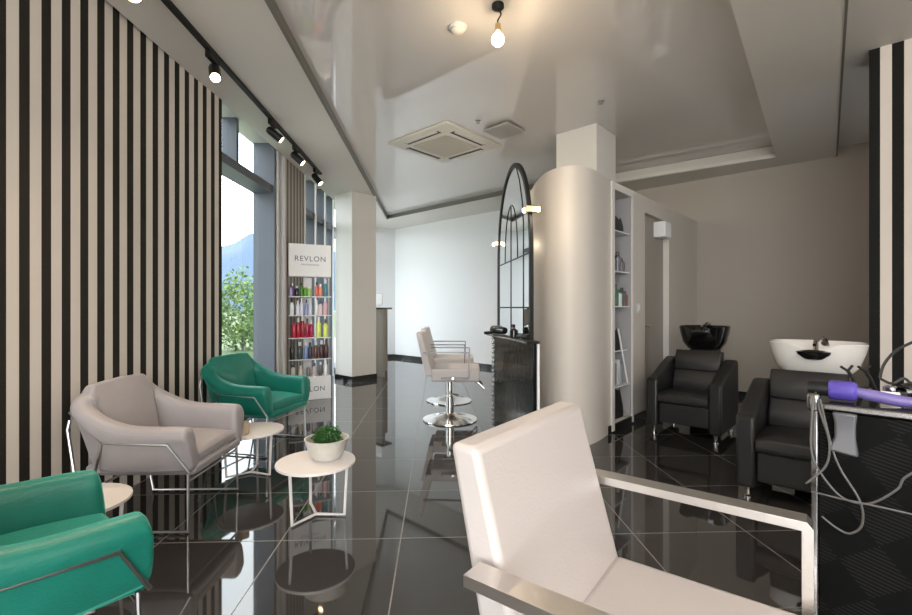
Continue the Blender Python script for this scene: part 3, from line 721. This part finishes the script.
def basin(label, n, v, m_, rx, ry, zt, zb, tilt):
    p = uv(n, v)
    t = thing('wash_basin', label, 'basin', (p[0], p[1], 0), ANG_U+PI)
    seg = 48
    def ring(z, k, lip=0):
        out = []
        for j in range(seg):
            a = 2*PI*j/seg; ca, sa = math.cos(a), math.sin(a)
            ex = .72 if rx < ry else 1.
            x = rx*k*math.copysign(abs(ca)**ex, ca); y = ry*k*math.copysign(abs(sa)**ex, sa)
            fr = max(0, ca)                     # neck dip at the front centre
            dip = -.055*math.exp(-(y/(.085))**2)*(1 if ca > 0 else 0)*lip
            out.append((x, y, z+dip+tilt*x*lip))
        return out
    secs = [ring(zb, .55), ring(zb+.004, .66), ring(zb+(zt-zb)*.3, .85), ring(zb+(zt-zb)*.7, .95), ring(zt-.025, .985, .8), ring(zt, 1.0, 1), ring(zt+.006, .975, 1), ring(zt-.004, .93, 1), ring(zt-.04, .87, .6), ring(zb+(zt-zb)*.5, .76), ring(zb+.06, .55), ring(zb+.045, .1)]
    obj('bowl', G().loft(secs), m_, t)
    obj('neck_rest', G().lathe([(.0001,-.06),(.05,-.052),(.09,-.02),(.098,.0),(.06,.012),(.0001,.014)], 28, (rx*.93, 0, zt-.05), .5, 1.0), 'black_seat', t)
    f = obj('faucet', G().tube([(rx*.2, 0, zt-.12), (rx*.2, 0, zt-.01), (rx*.35, 0, zt+.012), (rx*.6, 0, zt-.01)], [.02,.016,.013,.012], 12, smooth=5), 'chrome', t)
    obj('faucet_lever', G().tube([(rx*.2, 0, zt-.005), (rx*.2, .02, zt+.03), (rx*.25, .045, zt+.045)], .007, 8), 'dark_chrome', f)
    obj('spray_head', G().tube([(rx*.2, .05, zt-.0), (rx*.05, .05, zt+.02), (-rx*.3, .06, zt-.02)], [.022,.016,.01], 12), 'dark_chrome', t)
    obj('drain', G().lathe([(.0001,0),(.03,0),(.03,.006),(.0001,.008)], 20, (0,0,zb+.045)), 'chrome', t)
    obj('pedestal', G().box(-.16, .1, -.12, .12, 0, zb+.01), 'black_leather', t, bevel=.02)
    return t
basin('black glossy shampoo basin behind the farther black chair', 5.35, -1.33, 'black_ceramic', .22, .235, 1.0, .765, .0)
basin('white ceramic shampoo basin behind the nearer black chair', 4.20, -.31, 'ceramic', .24, .285, .945, .72, .0)
# ------------------------------------------------------------------ near station (right edge)
NV0, NN = -.135, 1.72
p = uv(NN, NV0)
t = thing('styling_station', 'black hatched styling station with chrome edge at the right foreground', 'styling station', (p[0], p[1], 0), ANG_V, 'styling stations')
# local x along V, local y along U (away)
obj('body', G().box(.012, .85, .01, .30, .03, .895), 'hatch', t, bevel=.004)
obj('top_slab', G().box(0, .86, .0, .32, .90, .92), 'black_seat', t, bevel=.004)
obj('top_edge_trim', G().box(-.004, .864, -.012, .0, .900, .918), 'dark_chrome', t, bevel=.005)
obj('side_edge_trim', G().box(-.004, .012, -.008, .006, .0, .90), 'dark_chrome', t, bevel=.003)
obj('corner_cap', G().box(-.014, .018, -.018, .03, .892, .945), 'dark_chrome', t, bevel=.01)
h = G().loft([[(.044,-.03,.90),(.1,-.03,.90),(.1,-.012,.90),(.044,-.012,.90)], [(.05,-.027,.87),(.097,-.027,.87),(.097,-.012,.87),(.05,-.012,.87)], [(.05,-.03,.83),(.097,-.03,.83),(.097,-.012,.83),(.05,-.012,.83)], [(.036,-.036,.79),(.103,-.036,.782),(.103,-.012,.782),(.036,-.012,.79)]])
obj('tool_holder', h, 'frosted', t, bevel=.006)
def near(x, y, z=.92):
    a = uv(NN+y, NV0+x); return (a[0], a[1], z)
t = thing('heated_brush', 'purple hair styling brush with lilac handle on the near station', 'hair tool', near(.018, .06), ANG_V, None)
obj('brush_head', G().tube([(.015,0,.032),(.02,0,.032),(.072,0,.032),(.08,0,.032)], [.026,.029,.029,.022], 20), 'purple', t)
obj('bristle_tip', G().tube([(-.035,0,.032),(.018,0,.032)], [.02,.022], 16), 'black_metal', t)
obj('handle', G().tube([(.078,0,.032),(.11,0,.026),(.17,-.005,.018),(.24,-.01,.016)], [.014,.017,.016,.013], 16), 'lilac', t)
obj('cord', G().tube([(.24,-.01,.016),(.29,-.02,.012),(.34,0,.006)], .004, 8), 'black_cable', t)
for k, (x, y, lab) in enumerate(((.085, .16, 'dark forked hair clip standing behind the purple brush'), (.125, .2, 'dark hair clip, partly hidden, right of the forked one'))):
    t = thing('hair_clip', lab, 'hair clip', near(x, y), ANG_V+.3, 'hair clips on the near station')
    obj('shaft', G().tube([(.02,0,.0),(.0,0,.06),(-.012,0,.082)], [.006,.005,.005], 8), 'black_metal', t)
    obj('prong', G().tube([(-.01,0,.08),(-.03,0,.095)], .004, 8), 'black_metal', t); obj('prong', G().tube([(-.012,0,.082),(.0,0,.1)], .004, 8), 'black_metal', t)
t = thing('glass_jar', 'small pale jar on the near station behind the purple handle', 'jar', near(.17, .13))
obj('body', G().lathe([(.018,0),(.022,.004),(.022,.03),(.016,.036)], 20), 'stand_white', t); obj('lid', G().lathe([(.018,.034),(.018,.046),(.01,.05)], 20), 'chrome', t)
t = thing('hair_dryer', 'black hair dryer lying at the right edge of the near station', 'hair dryer', near(.255, .16), ANG_V+.5)
obj('barrel', G().tube([(-.07,0,.035),(-.02,0,.04),(.08,0,.04)], [.022,.034,.036], 16), 'black_seat', t); obj('handle', G().tube([(.04,0,.03),(.06,.05,.016),(.07,.1,.015)], .014, 10), 'black_metal', t)
def cable(pts, m_, lab, r=.0029, name='power_cable', grp='cables on the near station'):
    out = []
    for (px, py, y) in pts:        # a pixel direction met with the plane just in front of the panel (n = NN + y)
        k = (px-456)/455; d = (NN+y)/(.677*k+.736); out.append(at(px, py, d))
    o = obj(name, G().tube(out, r, 8, smooth=8), m_); tag(o, lab, 'cable', grp); return o
F = -.03
cable([(816,393,.02),(813,403,F),(811,446,F),(818,469,F),(841,497,F),(869,504,F),(897,490,F),(905,478,F),(935,462,F)], 'cable', 'grey cable sagging in a wide curve across the near station panel')
cable([(819,397,.0),(819,409,F),(829,441,F),(827,464,F-.01),(815,477,F-.02),(806,484,F-.02)], 'cable', 'grey cable curling left past the edge of near station')
cable([(820,400,F),(836,460,F),(859.6,501,F-.006),(862,525,F),(850,534,F),(836,528,F),(822,517,F-.004)], 'cable', 'grey cable hanging in a closed loop on the near station panel')
cable([(812,492,F-.01),(840,499,F-.013),(880,507.5,F-.01),(935,520,F)], 'cable', 'thin grey cable running almost straight across the near station panel', .0025)
cable([(928,338,.16),(912,343,.16),(895,352,.16),(884,365,.15),(880,378,.14)], 'black_cable', 'black cable arching above the near station top', .004)
cable([(880,379,.12),(892,384,.1),(904,379,.11),(915,386,.1),(930,378,.1)], 'black_cable', 'tangled black cable lying on the near station top', .004)
# ------------------------------------------------------------------ ceiling things
t = thing('ceiling_air_conditioner', 'square cassette air conditioner set in the glossy ceiling', 'air conditioner', (-.13, 5.41, FILM), ANG_U)
H = .475
obj('panel', G().loft([[(-H,-H,0),(H,-H,0),(H,H,0),(-H,H,0)], [(-H,-H,-.02),(H,-H,-.02),(H,H,-.02),(-H,H,-.02)], [(-H+.03,-H+.03,-.035),(H-.03,-H+.03,-.035),(H-.03,H-.03,-.035),(-H+.03,H-.03,-.035)]]), 'ac_white', t, bevel=.004)
obj('intake_grille', G().box(-.27, .27, -.27, .27, -.043, -.034), 'ac_grille', t, bevel=.004)
for k in range(4):
    g = G().box(-.27, .27, .335, .395, -.037, -.03); g.xform(Matrix.Rotation(k*PI/2, 4, 'Z')); o = obj('air_slot', g, 'ac_dark', t)
    g = G().box(-.25, .25, .375, .41, -.042, -.036); g.xform(Matrix.Rotation(k*PI/2, 4, 'Z')); obj('louver', g, 'ac_white', o)
t = thing('ceiling_panel', 'small square grey ceiling panel beside the air conditioner', 'ceiling panel', (.52, 4.94, FILM), ANG_U)
obj('plate', G().box(-.16, .16, -.16, .16, -.045, -.02), 'grey_panel', t, bevel=.004); obj('mount', G().box(-.11, .11, -.11, .11, -.02, 0), 'ac_dark', t)
t = thing('smoke_detector', 'round white smoke detector on the ceiling left of the bulb', 'smoke detector', (.014, 3.16, FILM))
obj('base', G().lathe([(.06,0),(.062,-.012),(.055,-.018)], 28), 'ac_white', t); obj('sensor_head', G().lathe([(.045,-.018),(.045,-.03),(.03,-.042),(.0001,-.045)], 28), 'ac_white', t)
for (x, y, lab) in ((1.37, 4.3, 'tiny dark ceiling sprinkler above the partition column'), (.23, 4.75, 'small ceiling sprinkler between air conditioner and grey panel')):
    t = thing('ceiling_sprinkler', lab, 'sprinkler', (x, y, FILM), 0, 'ceiling sprinklers')
    obj('rosette', G().lathe([(.03,0),(.03,-.006),(.012,-.01)], 20), 'steel', t); obj('deflector', G().lathe([(.008,-.008),(.008,-.03),(.02,-.032),(.02,-.035),(.0001,-.036)], 16), 'steel', t)
t = thing('pendant_bulb', 'bare glowing globe bulb hanging from the glossy ceiling', 'pendant lamp', (.27, 2.93, FILM))
obj('ceiling_mount', G().lathe([(.04,0),(.04,-.02),(.02,-.035)], 24), 'black_metal', t)
obj('cord', G().tube([(0,0,-.03),(.02,0,-.06),(.0,0,-.1),(0,0,-.13)], .005, 8, smooth=4), 'black_metal', t)
obj('socket', G().lathe([(.012,-.12),(.018,-.125),(.02,-.17),(.014,-.175)], 20), 'brass', t)
obj('bulb', G().lathe([(.012,-.175),(.018,-.183),(.036,-.205),(.041,-.225),(.036,-.246),(.02,-.262),(.0001,-.266)], 28), 'bulb', t)
# track lights
TX0, TX1 = (-1.70, 1.0), (-1.889, 6.35)
def tx(y): return on_line(TX0, TX1, y)
g = G().prism([(tx(.6)-.018, .6), (tx(.6)+.018, .6), (tx(6.35)+.018, 6.35), (tx(6.35)-.018, 6.35)], SOF-.03, SOF-.001)
o = obj('light_track', g, 'black_metal'); tag(o, 'long black lighting track on the soffit above the striped wall', 'light track')
SPOTS = []
def head(y, aim, lab, first):
    t = thing('track_spotlight', lab, 'spotlight', (tx(y), y, SOF-.03), 0, 'spotlights on the black track')
    obj('adapter', G().box(-.018, .018, -.07, .07, -.05, 0), 'black_metal', t, bevel=.004)
    d = Vector(aim).normalized(); piv = Vector((0.0, .03, -.11))
    obj('stem', G().tube([(0,.03,-.04), (0,.03,-.12)], .008, 10), 'black_metal', t)
    a = piv-d*.06; b_ = piv+d*.09
    obj('lamp_body', G().tube([a-d*.012, a, a+d*.02, b_, b_+d*.001], [.024,.036,.04,.04,.037], 24), 'black_metal', t)
    obj('lamp_face', G().tube([b_+d*.001, b_+d*.005], [.034,.03], 24), 'lamp_face', t)
    SPOTS.append((Vector((tx(y), y, SOF-.03))+b_+d*.02, d))
head(2.42, (.35, -.25, -.9), 'track spotlight at the top edge of the picture, nearest one', True)
head(3.33, (.35, -.55, -.75), 'glaring track spotlight near the end of the striped wall', True)
head(4.52, (.75, .3, -.6), 'track spotlight with visible black body, first above the window', True)
head(5.25, (.7, .2, -.65), 'track spotlight above the window, second of the trio', True)
head(6.1, (.6, .0, -.75), 'track spotlight at the far end of the black track', True)
# ------------------------------------------------------------------ light
def lamp(kind, name, loc, power, col, **k):
    l = bpy.data.lights.new(name, kind); l.energy = power; l.color = col
    for a, b_ in k.items(): setattr(l, a, b_)
    o = bpy.data.objects.new(name, l); COL.objects.link(o); o.location = loc; return o
for k, (p, d) in enumerate(SPOTS):
    o = lamp('SPOT', 'spot', p, 60, (1., .80, .58), spot_size=R(100), spot_blend=.8, shadow_soft_size=.03)
    o.rotation_euler = d.to_track_quat('-Z', 'Y').to_euler()
lamp('POINT', 'pendant', (.27, 2.93, FILM-.30), 8, (1., .78, .52), shadow_soft_size=.04)
o = lamp('AREA', 'storefront fill', (-.9, -2.8, 1.7), 150, (1., .975, .94), shape='RECTANGLE', size=4.0, size_y=2.6)  # added area lamp inside the unseen storefront, stands in for daylight
o.rotation_euler = (R(90), 0, 0)
o = lamp('AREA', 'ceiling fill', (1.2, -1.5, 2.1), 225, (1., .91, .83), shape='RECTANGLE', size=4.5, size_y=1.6)  # added uplight out of view behind the camera, brightens the ceiling
o.rotation_euler = (R(180), 0, 0)
o = lamp('AREA', 'far window fill', (-2.28, 9.1, 1.7), 18, (.93, .97, 1.), shape='RECTANGLE', size=2.4, size_y=2.4)  # added area lamp hidden by the column, brightens the far end
o.rotation_euler = (R(90), 0, R(-90))
for sx, z in ((-1, 1.98), (1, 1.88)):
    p = mc+md.normalized()*(sx*mw/2)+Vector((.10, -.1 if sx < 0 else .1, z))
    lamp('POINT', 'clip lamp', p, 3.5, (1., .80, .58), shadow_soft_size=.03)
W = bpy.data.worlds.new('sky'); sc.world = W; W.use_nodes = True
nt = W.node_tree; bg = nt.nodes['Background']
tc = nt.nodes.new('ShaderNodeTexCoord'); no = nt.nodes.new('ShaderNodeTexNoise'); no.inputs['Scale'].default_value = 2.2; no.inputs['Detail'].default_value = 5
nt.links.new(tc.outputs['Generated'], no.inputs['Vector'])
cr = nt.nodes.new('ShaderNodeValToRGB'); cr.color_ramp.elements[0].position = .35; cr.color_ramp.elements[0].color = (.78, .87, 1, 1)
cr.color_ramp.elements[1].position = .6; cr.color_ramp.elements[1].color = (1, 1, 1, 1)
nt.links.new(no.outputs['Fac'], cr.inputs[0]); nt.links.new(cr.outputs[0], bg.inputs['Color']); bg.inputs['Strength'].default_value = 4.0
sc.view_settings.view_transform = 'Standard'; sc.view_settings.look = 'None'; sc.view_settings.gamma = 1; sc.view_settings.exposure = .4
sc.cycles.use_denoising = True
sc.cycles.max_bounces = 10; sc.cycles.diffuse_bounces = 5; sc.cycles.glossy_bounces = 6
sc.cycles.sample_clamp_indirect = 6
